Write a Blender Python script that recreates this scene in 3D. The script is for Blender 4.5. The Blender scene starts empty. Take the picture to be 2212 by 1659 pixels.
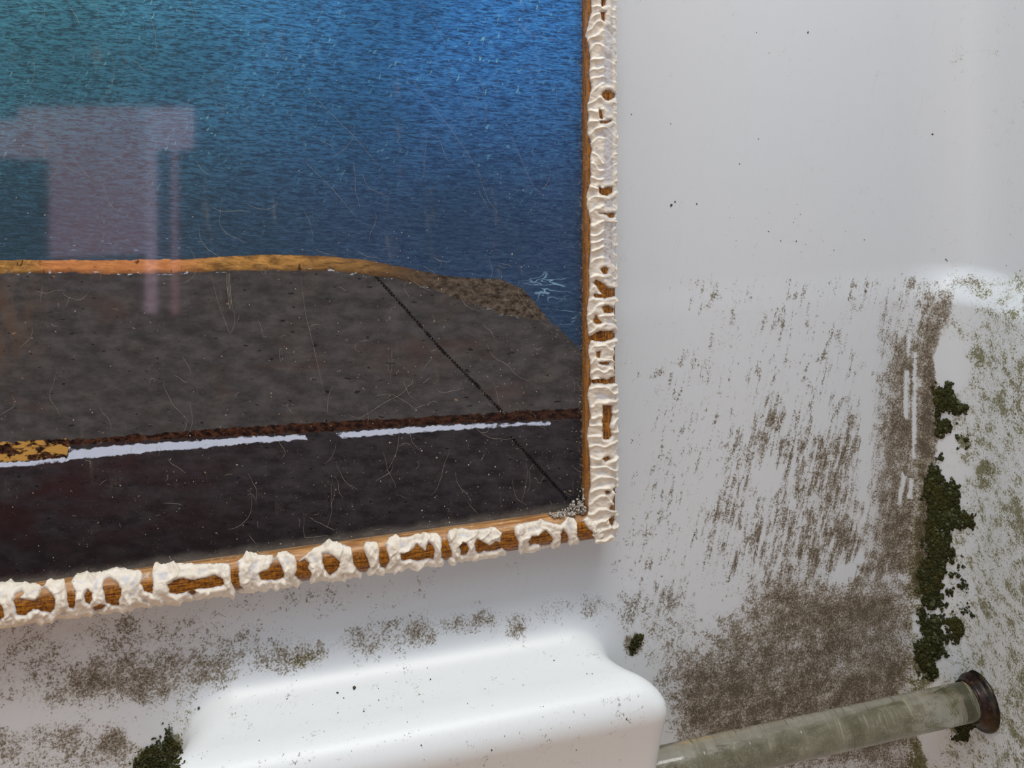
import bpy, math, random
import numpy as np
from mathutils import Vector, Matrix

random.seed(7)
RNG = np.random.default_rng(7)
SC = bpy.context.scene
COL = SC.collection

# ---------------------------------------------------------------- camera
F, Y0, D = 2000.0, 150.0, 0.66          # focal length in pixels, horizon row, distance to back wall
TH = math.atan(F / 7200.0)              # the camera is turned to the right of the wall normal
ST, CT = math.sin(TH), math.cos(TH)
cam = bpy.data.cameras.new('camera')
camo = bpy.data.objects.new('camera', cam)
COL.objects.link(camo)
camo.location = (0, -D, 0)
camo.rotation_euler = (math.pi / 2, 0, -TH)
cam.sensor_fit = 'HORIZONTAL'
cam.sensor_width = 36.0
cam.lens = 36.0 * F / 2212.0
cam.shift_y = -(829.5 - Y0) / 2212.0
cam.clip_start = 0.01
SC.camera = camo

# ---------------------------------------------------------------- light
w = bpy.data.worlds.new('world')
SC.world = w
w.use_nodes = True
bg = w.node_tree.nodes['Background']
bg.inputs[0].default_value = (0.96, 0.98, 1.0, 1)
bg.inputs[1].default_value = 1.0
al = bpy.data.lights.new('skylight', 'AREA')
al.shape = 'RECTANGLE'
al.size, al.size_y = 1.15, 0.55
al.energy = 21.0
al.color = (1.0, 0.985, 0.96)
alo = bpy.data.objects.new('skylight', al)
COL.objects.link(alo)
alo.location = (0.24, -0.80, 1.52)
alo.rotation_euler = (Vector((0.26, -0.03, -0.45)) - alo.location).to_track_quat('-Z', 'Y').to_euler()

SC.view_settings.view_transform = 'Standard'
SC.view_settings.look = 'None'
SC.view_settings.gamma = 1
SC.view_settings.use_curve_mapping = False
SC.view_settings.exposure = 0.0


# ---------------------------------------------------------------- numeric helpers
def project(p):
    """World points (n,3) -> pixel coordinates in the 2212 x 1659 frame."""
    x, y, z = p[:, 0], p[:, 1] + D, p[:, 2]
    rr = x * CT - y * ST
    dd = np.maximum(x * ST + y * CT, 0.05)
    return 1106 + F * rr / dd, Y0 - F * z / dd


def ray(X, Y):
    X = np.asarray(X, float); Y = np.asarray(Y, float)
    a = (X - 1106) / F
    d = np.stack([a * CT + ST, -a * ST + CT, (Y0 - Y) / F], -1)
    return d / np.linalg.norm(d, axis=-1, keepdims=True)


def on_plane(X, Y, yp):
    d = ray(X, Y)
    t = (yp + D) / d[..., 1]
    return np.array([0, -D, 0]) + d * t[..., None]


def smooth(a, b, x):
    t = np.clip((x - a) / (b - a), 0, 1)
    return t * t * (3 - 2 * t)


def hash2(ix, iy, seed):
    n = (ix.astype(np.int64) * 374761393 + iy.astype(np.int64) * 668265263 + seed * 974711) & 0x7fffffff
    n = ((n ^ (n >> 13)) * 1274126177) & 0x7fffffff
    n = n ^ (n >> 16)
    return (n & 0xffff) / 65535.0


def vnoise(x, y, seed=0):
    ix, iy = np.floor(x), np.floor(y)
    fx, fy = x - ix, y - iy
    fx = fx * fx * fx * (fx * (fx * 6 - 15) + 10); fy = fy * fy * fy * (fy * (fy * 6 - 15) + 10)
    a, b = hash2(ix, iy, seed), hash2(ix + 1, iy, seed)
    c, d = hash2(ix, iy + 1, seed), hash2(ix + 1, iy + 1, seed)
    return (a * (1 - fx) + b * fx) * (1 - fy) + (c * (1 - fx) + d * fx) * fy


def fbm(x, y, seed=0, octv=3):
    s, amp, tot = 0, 1, 0
    for o in range(octv):
        s = s + amp * vnoise(x * 2 ** o, y * 2 ** o, seed + 17 * o); tot += amp; amp *= 0.5
    return s / tot


def poly_sd(X, Y, poly):
    """Signed distance to a polygon, negative inside."""
    n = len(poly)
    d = np.full(X.shape, 1e9); ins = np.zeros(X.shape, bool)
    for i in range(n):
        x1, y1 = poly[i]; x2, y2 = poly[(i + 1) % n]
        ex, ey = x2 - x1, y2 - y1
        t = np.clip(((X - x1) * ex + (Y - y1) * ey) / (ex * ex + ey * ey + 1e-9), 0, 1)
        d = np.minimum(d, np.hypot(X - x1 - t * ex, Y - y1 - t * ey))
        c = (y1 > Y) != (y2 > Y)
        ins ^= c & (X < (x2 - x1) * (Y - y1) / (y2 - y1 + 1e-12) + x1)
    return np.where(ins, -d, d)


def line_d(X, Y, pts):
    d = np.full(X.shape, 1e9)
    for (x1, y1), (x2, y2) in zip(pts[:-1], pts[1:]):
        ex, ey = x2 - x1, y2 - y1
        t = np.clip(((X - x1) * ex + (Y - y1) * ey) / (ex * ex + ey * ey + 1e-9), 0, 1)
        d = np.minimum(d, np.hypot(X - x1 - t * ex, Y - y1 - t * ey))
    return d


def lin(c):
    return tuple(((v / 255) / 12.92 if v <= 10 else (((v / 255) + 0.055) / 1.055) ** 2.4) for v in c)


# ---------------------------------------------------------------- mesh helpers
def mesh_obj(name, verts, faces, mat=None, parent=None, smooth_=True, attrs=None):
    me = bpy.data.meshes.new(name)
    me.from_pydata([tuple(v) for v in verts] if not isinstance(verts, np.ndarray) else verts.tolist(), [],
                   faces if not isinstance(faces, np.ndarray) else faces.tolist())
    me.update()
    if smooth_:
        me.shade_smooth()
    if attrs:
        for k, v in attrs.items():
            if v.ndim == 1:
                a = me.attributes.new(k, 'FLOAT', 'POINT'); a.data.foreach_set('value', v.astype(np.float32))
            else:
                a = me.attributes.new(k, 'FLOAT_VECTOR', 'POINT'); a.data.foreach_set('vector', v.astype(np.float32).ravel())
    if mat:
        me.materials.append(mat)
    o = bpy.data.objects.new(name, me)
    COL.objects.link(o)
    if parent:
        o.parent = parent
    return o


def empty(name, loc):
    o = bpy.data.objects.new(name, None)
    COL.objects.link(o)
    o.location = loc
    return o


def child(o, parent):
    o.parent = parent
    o.matrix_parent_inverse = Matrix.Translation(-Vector(parent.location))
    return o


def tag(o, label=None, cat=None, group=None, kind=None):
    for k, v in (('label', label), ('category', cat), ('group', group), ('kind', kind)):
        if v:
            o[k] = v
    return o


# ---------------------------------------------------------------- node helper
class N:
    def __init__(s, name):
        s.m = bpy.data.materials.new(name); s.m.use_nodes = True
        s.t = s.m.node_tree; s.t.nodes.clear()
        s.out = s.t.nodes.new('ShaderNodeOutputMaterial')

    def put(s, sock, v):
        if isinstance(v, bpy.types.NodeSocket):
            s.t.links.new(v, sock)
        elif isinstance(v, (tuple, list)):
            v = tuple(v)
            n = len(sock.default_value)
            sock.default_value = v + (1,) * (n - len(v)) if n > len(v) else v[:n]
        else:
            try:
                sock.default_value = v
            except TypeError:
                sock.default_value = (v,) * len(sock.default_value)

    def math(s, op, a, b=0.0, c=0.0, clamp=False):
        n = s.t.nodes.new('ShaderNodeMath'); n.operation = op; n.use_clamp = clamp
        for i, v in enumerate((a, b, c)):
            s.put(n.inputs[i], v)
        return n.outputs[0]

    def add(s, *a):
        r = a[0]
        for v in a[1:]:
            r = s.math('ADD', r, v)
        return r

    def mul(s, a, b): return s.math('MULTIPLY', a, b)
    def mad(s, a, b, c): return s.math('MULTIPLY_ADD', a, b, c)
    def vec(s, op, a, b):
        n = s.t.nodes.new('ShaderNodeVectorMath'); n.operation = op
        s.put(n.inputs[0], a); s.put(n.inputs[1], b)
        return n.outputs[0]

    def attr(s, name, vector=False):
        n = s.t.nodes.new('ShaderNodeAttribute'); n.attribute_name = name
        return n.outputs['Vector'] if vector else n.outputs['Fac']

    def pos(s):
        return s.t.nodes.new('ShaderNodeNewGeometry').outputs['Position']

    def geo(s, k):
        return s.t.nodes.new('ShaderNodeNewGeometry').outputs[k]

    def sep(s, v):
        n = s.t.nodes.new('ShaderNodeSeparateXYZ'); s.put(n.inputs[0], v)
        return n.outputs

    def comb(s, x, y, z):
        n = s.t.nodes.new('ShaderNodeCombineXYZ')
        for i, v in enumerate((x, y, z)):
            s.put(n.inputs[i], v)
        return n.outputs[0]

    def noise(s, v, scale, detail=2.0, rough=0.5, dist=0.0, col=False):
        n = s.t.nodes.new('ShaderNodeTexNoise')
        s.put(n.inputs['Vector'], v); s.put(n.inputs['Scale'], scale)
        n.inputs['Detail'].default_value = detail; n.inputs['Roughness'].default_value = rough
        n.inputs['Distortion'].default_value = dist
        return n.outputs['Color' if col else 'Fac']

    def voro(s, v, scale, feat='F1', out='Distance'):
        n = s.t.nodes.new('ShaderNodeTexVoronoi'); n.feature = feat
        s.put(n.inputs['Vector'], v); s.put(n.inputs['Scale'], scale)
        return n.outputs[out]

    def ss(s, x, lo, hi, a=0.0, b=1.0, kind='SMOOTHSTEP'):
        n = s.t.nodes.new('ShaderNodeMapRange'); n.interpolation_type = kind
        s.put(n.inputs[0], x)
        for i, v in zip((1, 2, 3, 4), (lo, hi, a, b)):
            s.put(n.inputs[i], v)
        return n.outputs[0]

    def mix(s, f, a, b, mode='MIX'):
        n = s.t.nodes.new('ShaderNodeMix'); n.data_type = 'RGBA'; n.blend_type = mode
        s.put(n.inputs[0], f); s.put(n.inputs[6], a); s.put(n.inputs[7], b)
        return n.outputs[2]

    def bump(s, h, dist=0.001, strength=1.0, normal=None):
        n = s.t.nodes.new('ShaderNodeBump')
        n.inputs['Strength'].default_value = strength; n.inputs['Distance'].default_value = dist
        s.put(n.inputs['Height'], h)
        if normal:
            s.put(n.inputs['Normal'], normal)
        return n.outputs[0]

    def bsdf(s, color, rough=0.5, normal=None, spec=0.5, **kw):
        n = s.t.nodes.new('ShaderNodeBsdfPrincipled')
        s.put(n.inputs['Base Color'], color); s.put(n.inputs['Roughness'], rough)
        s.put(n.inputs['Specular IOR Level'], spec)
        for k, v in kw.items():
            s.put(n.inputs[k], v)
        if normal:
            s.put(n.inputs['Normal'], normal)
        return n.outputs[0]

    def done(s, sh):
        s.t.links.new(sh, s.out.inputs[0])
        return s.m


# ---------------------------------------------------------------- materials
def gelcoat_material():
    n = N('stained_gelcoat')
    p = n.pos(); x, y, z = n.sep(p)
    br, gr, dr = n.mul(n.attr('brown'), 1.42), n.mul(n.attr('green'), 1.25), n.attr('wipe')
    across = n.math('SUBTRACT', x, n.mul(z, 0.26))
    along = n.add(z, n.mul(y, 1.0))
    sv = n.comb(across, y, n.mul(along, 0.16))
    fine = n.noise(p, 680, 3.0, 0.75)
    mid = n.noise(p, 105, 4.0, 0.68)
    big = n.noise(p, 32, 3.0, 0.6)
    streak = n.noise(sv, 260, 3.0, 0.6)
    nz = n.add(n.mul(n.math('SUBTRACT', fine, 0.5), 1.9), n.mul(n.math('SUBTRACT', mid, 0.5), 1.35),
               n.mul(n.math('SUBTRACT', big, 0.5), 0.95))
    st = n.mul(n.mul(n.math('SUBTRACT', streak, 0.5), 2.2), dr)
    v = n.add(br, nz, st)
    film = n.ss(n.add(br, n.mul(nz, 0.5), n.mul(st, 0.6)), 0.30, 1.0, 0.0, 0.75)
    mold = n.ss(v, 0.56, 0.72)
    dark = n.ss(n.add(v, n.mul(n.math('SUBTRACT', n.noise(p, 1250, 2.0, 0.6), 0.5), 1.6)), 0.74, 1.10)
    gv = n.add(gr, n.mul(n.math('SUBTRACT', mid, 0.5), 1.9), n.mul(n.math('SUBTRACT', fine, 0.5), 1.7),
               n.mul(n.math('SUBTRACT', big, 0.5), 0.7))
    gfilm = n.ss(gv, 0.25, 0.85, 0.0, 0.5)
    gmold = n.ss(gv, 0.60, 0.80, 0.0, 0.75)
    tint = n.noise(p, 5.0, 2.0, 0.5)
    base = n.mix(tint, (0.665, 0.735, 0.785), (0.72, 0.74, 0.765))
    base = n.mix(n.attr('ledge_lit_tone'), base, (0.80, 0.84, 0.85))  # same gelcoat, painted lighter on the ledge to imitate stronger light from above
    scuff = n.ss(n.noise(n.comb(across, y, n.mul(along, 0.06)), 420, 2.0, 0.5), 0.60, 0.75, 0.0, 0.10)
    base = n.mix(scuff, base, (0.55, 0.5, 0.47))
    c = n.mix(film, base, lin((158, 146, 129)))
    gcol = n.mix(mid, lin((136, 134, 84)), lin((176, 170, 128)))
    c = n.mix(gfilm, c, gcol)
    c = n.mix(n.mul(mold, 0.66), c, n.mix(n.ss(br, 0.0, 0.5), lin((116, 108, 76)), lin((130, 119, 97))))
    c = n.mix(gmold, c, n.mix(fine, lin((64, 66, 24)), lin((120, 116, 62))))
    c = n.mix(n.mul(dark, 0.8), c, lin((66, 55, 40)))
    gsp = n.ss(n.add(n.noise(p, 640, 2.0, 0.6), n.mul(gr, 0.24)), 0.74, 0.80, 0.0, 0.85)
    c = n.mix(n.mul(gsp, n.ss(gr, 0.1, 0.3)), c, lin((78, 80, 42)))
    dots = n.ss(n.voro(p, 62), 0.03, 0.05, 1.0, 0.0)
    dsel = n.ss(n.noise(p, 23, 1.0), 0.55, 0.6)
    c = n.mix(n.mul(n.mul(dots, dsel), 0.8), c, lin((70, 60, 45)))
    grow = n.math('MAXIMUM', mold, gmold)
    rough = n.ss(grow, 0.0, 1.0, 0.35, 0.85)
    bmp = n.bump(n.add(n.mul(grow, 1.0), n.mul(n.noise(p, 14, 2.0), 0.25)), 0.0006, 0.5)
    return n.done(n.bsdf(c, rough, bmp, 0.45))


def wood_material():
    n = N('gold_stained_wood')
    p = n.pos(); u = n.sep(n.attr('rail', True))
    g = n.comb(n.mul(u[0], 0.10), u[1], 0.0)
    grain = n.noise(g, 900, 4.0, 0.65, 0.4)
    cross = n.noise(n.comb(u[0], n.mul(u[1], 0.5), 0), 600, 3.0, 0.7)
    v = n.add(n.mul(grain, 0.7), n.mul(cross, 0.45))
    c = n.mix(n.ss(v, 0.45, 0.72), lin((80, 40, 6)), lin((180, 116, 24)))
    c = n.mix(n.ss(v, 0.36, 0.48, 0.85, 0.0), c, lin((52, 27, 8)))
    lip = n.mix(n.ss(n.noise(g, 400, 3.0, 0.6), 0.35, 0.7), lin((150, 100, 52)), lin((206, 160, 108)))
    c = n.mix(u[2], c, lip)
    dust = n.mul(n.ss(n.noise(p, 180, 5.0, 0.7), 0.56, 0.68), n.mad(u[2], 0.45, 0.04))
    c = n.mix(dust, c, lin((225, 212, 195)))
    return n.done(n.bsdf(c, 0.42, n.bump(v, 0.0004, 0.6), 0.45))


def plaster_material():
    n = N('cream_plaster')
    p = n.pos()
    h = n.attr('thick')
    n1 = n.noise(p, 160, 4.0, 0.6)
    c = n.mix(n.ss(n1, 0.3, 0.7), lin((228, 217, 198)), lin((240, 233, 220)))
    thin = n.ss(n.add(h, n.mul(n.math('SUBTRACT', n1, 0.5), 0.35)), 0.30, 0.60, 1.0, 0.0)
    c = n.mix(n.mul(thin, 0.62), c, lin((188, 192, 204)))
    vthin = n.ss(n.add(h, n.mul(n.math('SUBTRACT', n.noise(p, 420, 3.0, 0.7), 0.5), 0.35)), 0.08, 0.22, 1.0, 0.0)
    c = n.mix(n.mul(vthin, 0.55), c, lin((150, 128, 104)))
    sp = n.mul(n.ss(n.noise(p, 850, 2.0, 0.6), 0.66, 0.70), n.ss(n.noise(p, 70, 2.0), 0.46, 0.66))
    c = n.mix(n.mul(sp, n.mad(n.attr('dirt'), 0.85, 0.25)), c, lin((78, 66, 54)))
    hair = n.noise(n.comb(n.sep(p)[0], 0.0, n.mul(n.sep(p)[2], 1.0)), 900, 2.0)
    return n.done(n.bsdf(c, 0.5, n.bump(n.add(n1, n.mul(hair, 0.15)), 0.0005, 0.35), 0.4))


def print_material():
    """The printed seascape: sea, log rim, dark shore, painted joint. Flat print, so colour only."""
    n = N('printed_seascape')
    P = n.attr('px', True); X, Y, _ = n.sep(P)          # picture coordinates, about 0..1.26
    def ns(sx, sy, sc, det=3.0, ro=0.6, dist=0.0, slope=0.0, off=0.0):
        return n.noise(n.comb(n.mul(X, sx), n.mul(n.add(Y, n.mul(X, slope)), sy), off), sc, det, ro, dist)
    # sea
    top = n.mix(n.ss(X, 0.05, 1.05), lin((80, 140, 162)), lin((66, 132, 204)))
    bot = n.mix(n.ss(X, 0.1, 1.0), lin((62, 86, 104)), lin((62, 82, 112)))
    sea = n.mix(n.ss(Y, 0.02, 0.52), top, bot)
    rip = ns(1, 5.5, 27, 5.0, 0.66, 0.6, -0.05)
    rip2 = ns(1, 4.4, 74, 3.0, 0.65, 0.5, -0.08, 3.0)
    rv = n.add(n.mul(rip, 0.6), n.mul(rip2, 0.55))
    drk = n.mix(n.ss(X, 0.2, 1.15), lin((50, 62, 72)), lin((40, 58, 92)))
    sea = n.mix(n.ss(rv, 0.46, 0.66, 0.85, 0.0), sea, drk)
    sea = n.mix(n.ss(rv, 0.62, 0.76, 0.0, 0.5), sea, n.mix(n.ss(Y, 0.0, 0.5), lin((100, 168, 190)), lin((78, 112, 146))))
    fl = n.noise(n.comb(n.add(X, n.mul(Y, 0.55)), n.mul(n.math('SUBTRACT', Y, n.mul(X, 0.55)), 0.42), 0.0), 105, 2.0, 0.55)
    patch = n.ss(ns(1, 1, 5, 2.0), 0.4, 0.65)
    fmask = n.mul(n.ss(fl, 0.62, 0.70, 0.0, 0.7), n.mul(patch, n.ss(Y, 0.12, 0.56, 1.0, 0.12)))
    sea = n.mix(fmask, sea, lin((136, 190, 206)))
    sea = n.mix(n.mul(n.ss(ns(1, 1, 3.0, 2.0, 0.5, 0.0, 0.0, 7.0), 0.42, 0.68), 0.30), sea, lin((34, 58, 72)))
    foamn = ns(1, 2.6, 15, 2.0, 0.5, 0.7)
    fo = n.attr('foam')
    sea = n.mix(n.mul(n.ss(n.math('ABSOLUTE', n.math('SUBTRACT', foamn, 0.5)), 0.005, 0.028, 0.75, 0.0), fo), sea, lin((150, 186, 216)))
    tiny = n.mul(n.ss(ns(1, 3.5, 60, 2.0, 0.5, 0.0, 0.0, 9.0), 0.66, 0.72), n.ss(n.math('ABSOLUTE', n.math('SUBTRACT', Y, 0.525)), 0.0, 0.035, 0.7, 0.0))
    sea = n.mix(n.mul(tiny, n.ss(X, 0.42, 0.5, 1.0, 0.0)), sea, lin((160, 178, 205)))
    # shore
    gn = ns(1, 2.0, 18, 5.0, 0.68)
    gn2 = ns(1, 2.2, 5, 4.0, 0.6, 0.6, 0.0, 2.0)
    land = n.mix(n.ss(gn, 0.3, 0.72), lin((62, 59, 60)), lin((90, 86, 86)))
    land = n.mix(n.ss(gn2, 0.50, 0.75, 0.0, 0.5), land, lin((86, 66, 60)))
    land = n.mix(n.ss(gn2, 0.30, 0.44, 0.4, 0.0), land, lin((58, 55, 58)))
    brown_left = n.mul(n.ss(X, 0.0, 0.14, 1.0, 0.0), n.ss(n.math('ABSOLUTE', n.math('SUBTRACT', Y, 0.70)), 0.02, 0.16, 0.45, 0.0))
    land = n.mix(n.mul(brown_left, n.ss(ns(3, 1, 12, 4.0, 0.6), 0.35, 0.6)), land, lin((112, 86, 68)))
    pit = n.ss(ns(1, 2.6, 42, 2.0, 0.5, 0.0, 0.0, 4.0), 0.27, 0.33, 0.8, 0.0)
    land = n.mix(pit, land, lin((24, 20, 22)))
    spk = n.mul(n.ss(ns(1, 1.4, 46, 2.0, 0.5, 0.0, 0.0, 11.0), 0.73, 0.77), 0.75)
    land = n.mix(spk, land, lin((168, 136, 104)))
    low = n.mix(n.ss(gn, 0.3, 0.7), lin((40, 36, 39)), lin((66, 61, 65)))
    redl = n.mul(n.ss(X, 0.0, 0.75, 0.75, 0.0), n.ss(gn2, 0.4, 0.62))
    low = n.mix(redl, low, lin((56, 30, 32)))
    low = n.mix(pit, low, lin((14, 10, 12)))
    low = n.mix(n.mul(n.ss(Y, 1.0, 1.22), 0.6), low, lin((26, 21, 23)))
    low = n.mix(n.mul(spk, 0.8), low, lin((176, 148, 116)))
    wob = n.mul(n.math('SUBTRACT', ns(1, 1, 55, 3.0, 0.6), 0.5), 0.014)
    wob2 = n.mul(n.math('SUBTRACT', ns(1, 1, 16, 3.0, 0.6, 0, 0, 5.0), 0.5), 0.012)
    wb = n.add(wob, wob2)
    isl = n.ss(n.add(n.attr('joint'), wb), -0.002, 0.002)
    land = n.mix(isl, land, low)
    ck = n.add(n.attr('crack'), n.mul(wob, 0.35))
    land = n.mix(n.ss(ck, 0.0022, 0.0045, 0.9, 0.0), land, lin((14, 8, 8)))
    # joint strip: rusty brown over white line
    jt = n.add(n.attr('jtop'), wb)
    jm = n.mul(n.ss(jt, -0.0015, 0.002), n.ss(n.add(n.attr('joint'), wob), -0.002, 0.002, 1.0, 0.0))
    jn = ns(1, 1.5, 60, 3.0, 0.7, 0, 0, 6.0)
    jc = n.mix(n.ss(jn, 0.38, 0.66), lin((24, 12, 10)), lin((88, 54, 37)))
    tan = n.mul(n.ss(X, 0.148, 0.152, 1.0, 0.0), n.ss(ns(1, 2, 26, 3.0, 0.6, 0, 0, 8.0), 0.46, 0.54))
    jc = n.mix(tan, jc, lin((196, 148, 78)))
    jc = n.mix(n.mul(n.ss(X, 0.3, 1.2), 0.35), jc, lin((44, 34, 30)))
    land = n.mix(jm, land, jc)
    wl = n.add(n.attr('white'), n.mul(wob, 1.0))
    land = n.mix(n.ss(wl, -0.0015, 0.0015, 1.0, 0.0), land, n.mix(ns(1, 1, 40), lin((196, 204, 228)), lin((214, 219, 238))))
    # log rim
    lt = n.add(n.attr('ltop'), n.mul(wb, 0.5)); lb = n.add(n.attr('lbot'), n.mul(wb, 0.6))
    img = n.mix(n.ss(n.add(n.attr('shore'), wb), -0.004, 0.004), sea, land)
    ln = ns(1, 4.0, 26, 4.0, 0.65, 0.6)
    lc = n.mix(n.ss(ln, 0.3, 0.7), lin((122, 88, 50)), lin((214, 158, 90)))
    org = n.mul(n.ss(X, 0.05, 0.12), n.ss(X, 0.36, 0.48, 1.0, 0.0))
    lc = n.mix(n.mul(org, 0.65), lc, n.mix(ln, lin((200, 112, 66)), lin((240, 164, 110))))
    lc = n.mix(n.ss(X, 0.55, 0.98, 0.0, 0.96), lc, n.mix(gn, lin((48, 40, 36)), lin((98, 84, 72))))
    lc = n.mix(n.ss(ns(3.0, 1.0, 14, 3.0, 0.6, 1.5), 0.30, 0.35, 0.8, 0.0), lc, lin((50, 32, 20)))
    lc = n.mix(n.ss(lb, -0.012, 0.0, 0.0, 0.55), lc, lin((48, 34, 26)))
    lmask = n.mul(n.ss(lt, -0.001, 0.0015), n.ss(lb, -0.001, 0.002, 1.0, 0.0))
    under = n.mul(n.ss(lb, -0.001, 0.001), n.ss(n.add(lb, n.mul(wob2, 1.2)), 0.003, 0.010, 1.0, 0.0))
    under = n.mul(under, n.attr('shore'))
    img = n.mix(n.mul(n.ss(under, 0.0, 0.1), 0.85), img, lin((22, 17, 16)))
    rg = ns(1, 1.5, 62, 4.0, 0.7, 0, 0, 21.0)
    rough_rim = n.mix(n.ss(rg, 0.32, 0.7), lin((40, 33, 29)), lin((116, 102, 90)))
    lc = n.mix(n.ss(n.add(X, n.mul(n.math('SUBTRACT', ln, 0.5), 0.25)), 0.82, 1.0, 0.0, 0.9), lc, rough_rim)
    lc = n.mix(n.ss(rg, 0.30, 0.42, 0.55, 0.0), lc, lin((58, 38, 24)))
    img = n.mix(lmask, img, lc)
    wfl = n.mul(n.ss(ns(1, 2.5, 44, 3.0, 0.6, 0, 0, 14.0), 0.58, 0.63), n.ss(n.math('ABSOLUTE', lb), 0.002, 0.006, 0.9, 0.0))
    img = n.mix(n.mul(wfl, n.ss(X, 0.85, 1.0, 1.0, 0.2)), img, lin((196, 208, 226)))
    k = n.vec('MULTIPLY', img, (PK, PK, PK))
    return n.done(n.bsdf(k, 0.9, None, 0.0))


PK = 1.35


def glass_material():
    n = N('dusty_glass')
    p = n.pos(); x, y, z = n.sep(p)
    front = n.math('SUBTRACT', 1.0, n.geo('Backfacing'))
    fr = n.t.nodes.new('ShaderNodeFresnel'); fr.inputs[0].default_value = 1.5
    fac = n.mul(fr.outputs[0], front)
    tr = n.t.nodes.new('ShaderNodeBsdfTransparent'); tr.inputs[0].default_value = (0.97, 0.985, 0.98, 1)
    gl = n.t.nodes.new('ShaderNodeBsdfGlossy'); gl.inputs['Roughness'].default_value = 0.045
    m1 = n.t.nodes.new('ShaderNodeMixShader')
    n.put(m1.inputs[0], fac); n.t.links.new(tr.outputs[0], m1.inputs[1]); n.t.links.new(gl.outputs[0], m1.inputs[2])
    # dust: specks, cloudy smears, runs, and a grimy band along the lower edge
    low = n.ss(z, -0.315, -0.10, 1.0, 0.0); rgt = n.ss(x, 0.05, 0.232)
    zone = n.math('MAXIMUM', n.mul(low, 0.8), n.mul(rgt, 0.8))
    fine = n.noise(p, 1500, 2.0, 0.55)
    clus = n.noise(p, 45, 4.0, 0.65)
    spk = n.ss(n.add(fine, n.mul(clus, 0.22), n.mul(zone, 0.035)), 0.85, 0.90, 0.0, 0.8)
    smear = n.noise(n.comb(n.add(x, n.mul(z, 0.1)), y, n.mul(z, 0.12)), 120, 4.0, 0.65)
    sm = n.mul(n.ss(smear, 0.56, 0.74, 0.0, 0.10), n.ss(clus, 0.45, 0.65))
    edge = n.ss(n.add(z, n.mul(n.math('SUBTRACT', n.noise(p, 60, 4.0, 0.6), 0.5), 0.010)), -0.3205, -0.3140, 0.16, 0.0)
    eside = n.mul(n.ss(x, 0.226, 0.232), n.ss(n.noise(p, 700, 3.0, 0.7), 0.5, 0.65, 0.0, 0.4))
    d = n.math('MAXIMUM', n.math('MAXIMUM', spk, sm), n.math('MAXIMUM', edge, eside))
    d = n.mul(d, front)
    df = n.t.nodes.new('ShaderNodeBsdfDiffuse'); n.put(df.inputs[0], lin((200, 190, 176)))
    m2 = n.t.nodes.new('ShaderNodeMixShader')
    n.put(m2.inputs[0], d); n.t.links.new(m1.outputs[0], m2.inputs[1]); n.t.links.new(df.outputs[0], m2.inputs[2])
    return n.done(m2.outputs[0])


def moss_material():
    n = N('moss')
    p = n.pos(); r = n.geo('Random Per Island')
    c = n.mix(n.noise(p, 300, 3.0, 0.6), lin((25, 27, 16)), lin((72, 74, 42)))
    c = n.mix(n.mul(n.ss(r, 0.78, 1.0), 0.55), c, lin((112, 122, 92)))
    c = n.mix(n.ss(n.noise(p, 60, 2.0), 0.5, 0.65, 0.0, 0.5), c, lin((70, 66, 30)))
    return n.done(n.bsdf(c, 0.95, n.bump(n.noise(p, 1500, 2.0), 0.0005, 0.8), 0.1))


def rust_material():
    n = N('rusty_brass')
    p = n.pos()
    a = n.noise(p, 180, 4.0, 0.65)
    c = n.mix(n.ss(a, 0.35, 0.7), lin((22, 13, 10)), lin((66, 46, 38)))
    c = n.mix(n.ss(n.noise(p, 300, 3.0, 0.7), 0.60, 0.72, 0.0, 0.7), c, lin((140, 84, 44)))
    c = n.mix(n.mul(n.attr('rim'), 0.75), c, n.mix(n.ss(a, 0.45, 0.6), lin((13, 8, 5)), lin((48, 42, 16))))
    return n.done(n.bsdf(c, 0.34, n.bump(a, 0.0006, 0.5), 0.5, Metallic=0.25))


def acrylic_material():
    n = N('clear_acrylic')
    p = n.pos(); x, y, z = n.sep(p)
    ring = n.noise(n.comb(n.mul(x, 1.0), n.mul(y, 0.05), n.mul(z, 0.05)), 380, 3.0, 0.65)
    blot = n.noise(p, 70, 3.0, 0.6)
    dirt = n.mul(n.ss(ring, 0.50, 0.72), n.ss(blot, 0.38, 0.62))
    rough = n.mad(dirt, 0.25, 0.05)
    c = n.mix(dirt, (0.93, 0.955, 0.92), (0.78, 0.80, 0.70))
    b = n.bsdf(c, rough, n.bump(ring, 0.0001, 0.12), 0.5, IOR=1.47)
    b.node.inputs['Transmission Weight'].default_value = 1.0
    df = n.bsdf(n.mix(n.ss(blot, 0.35, 0.65), lin((112, 112, 80)), lin((160, 158, 134))), 0.55, None, 0.4)
    m = n.t.nodes.new('ShaderNodeMixShader')
    dens = n.math('MAXIMUM', n.mad(dirt, 0.5, 0.30), 0.0)
    n.put(m.inputs[0], dens); n.t.links.new(b, m.inputs[1]); n.t.links.new(df, m.inputs[2])
    return n.done(m.outputs[0])


def plain(name, c1, c2, scale, rough=0.6):
    n = N(name); p = n.pos()
    return n.done(n.bsdf(n.mix(n.ss(n.noise(p, scale, 4.0, 0.6), 0.35, 0.65), c1, c2), rough))


M_GEL = gelcoat_material()
M_WOOD = wood_material()
M_PLAS = plaster_material()
M_PRINT = print_material()
M_GLASS = glass_material()
M_MOSS = moss_material()
M_RUST = rust_material()
M_ACR = acrylic_material()
M_GRIT = plain('grey_grit', lin((96, 88, 80)), lin((206, 198, 186)), 900, 0.9)
M_FIBRE = plain('pale_lint', lin((140, 130, 112)), lin((182, 174, 160)), 300, 0.8)
M_SPECK = plain('dark_speck', lin((50, 44, 36)), lin((92, 84, 70)), 300, 0.8)

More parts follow.
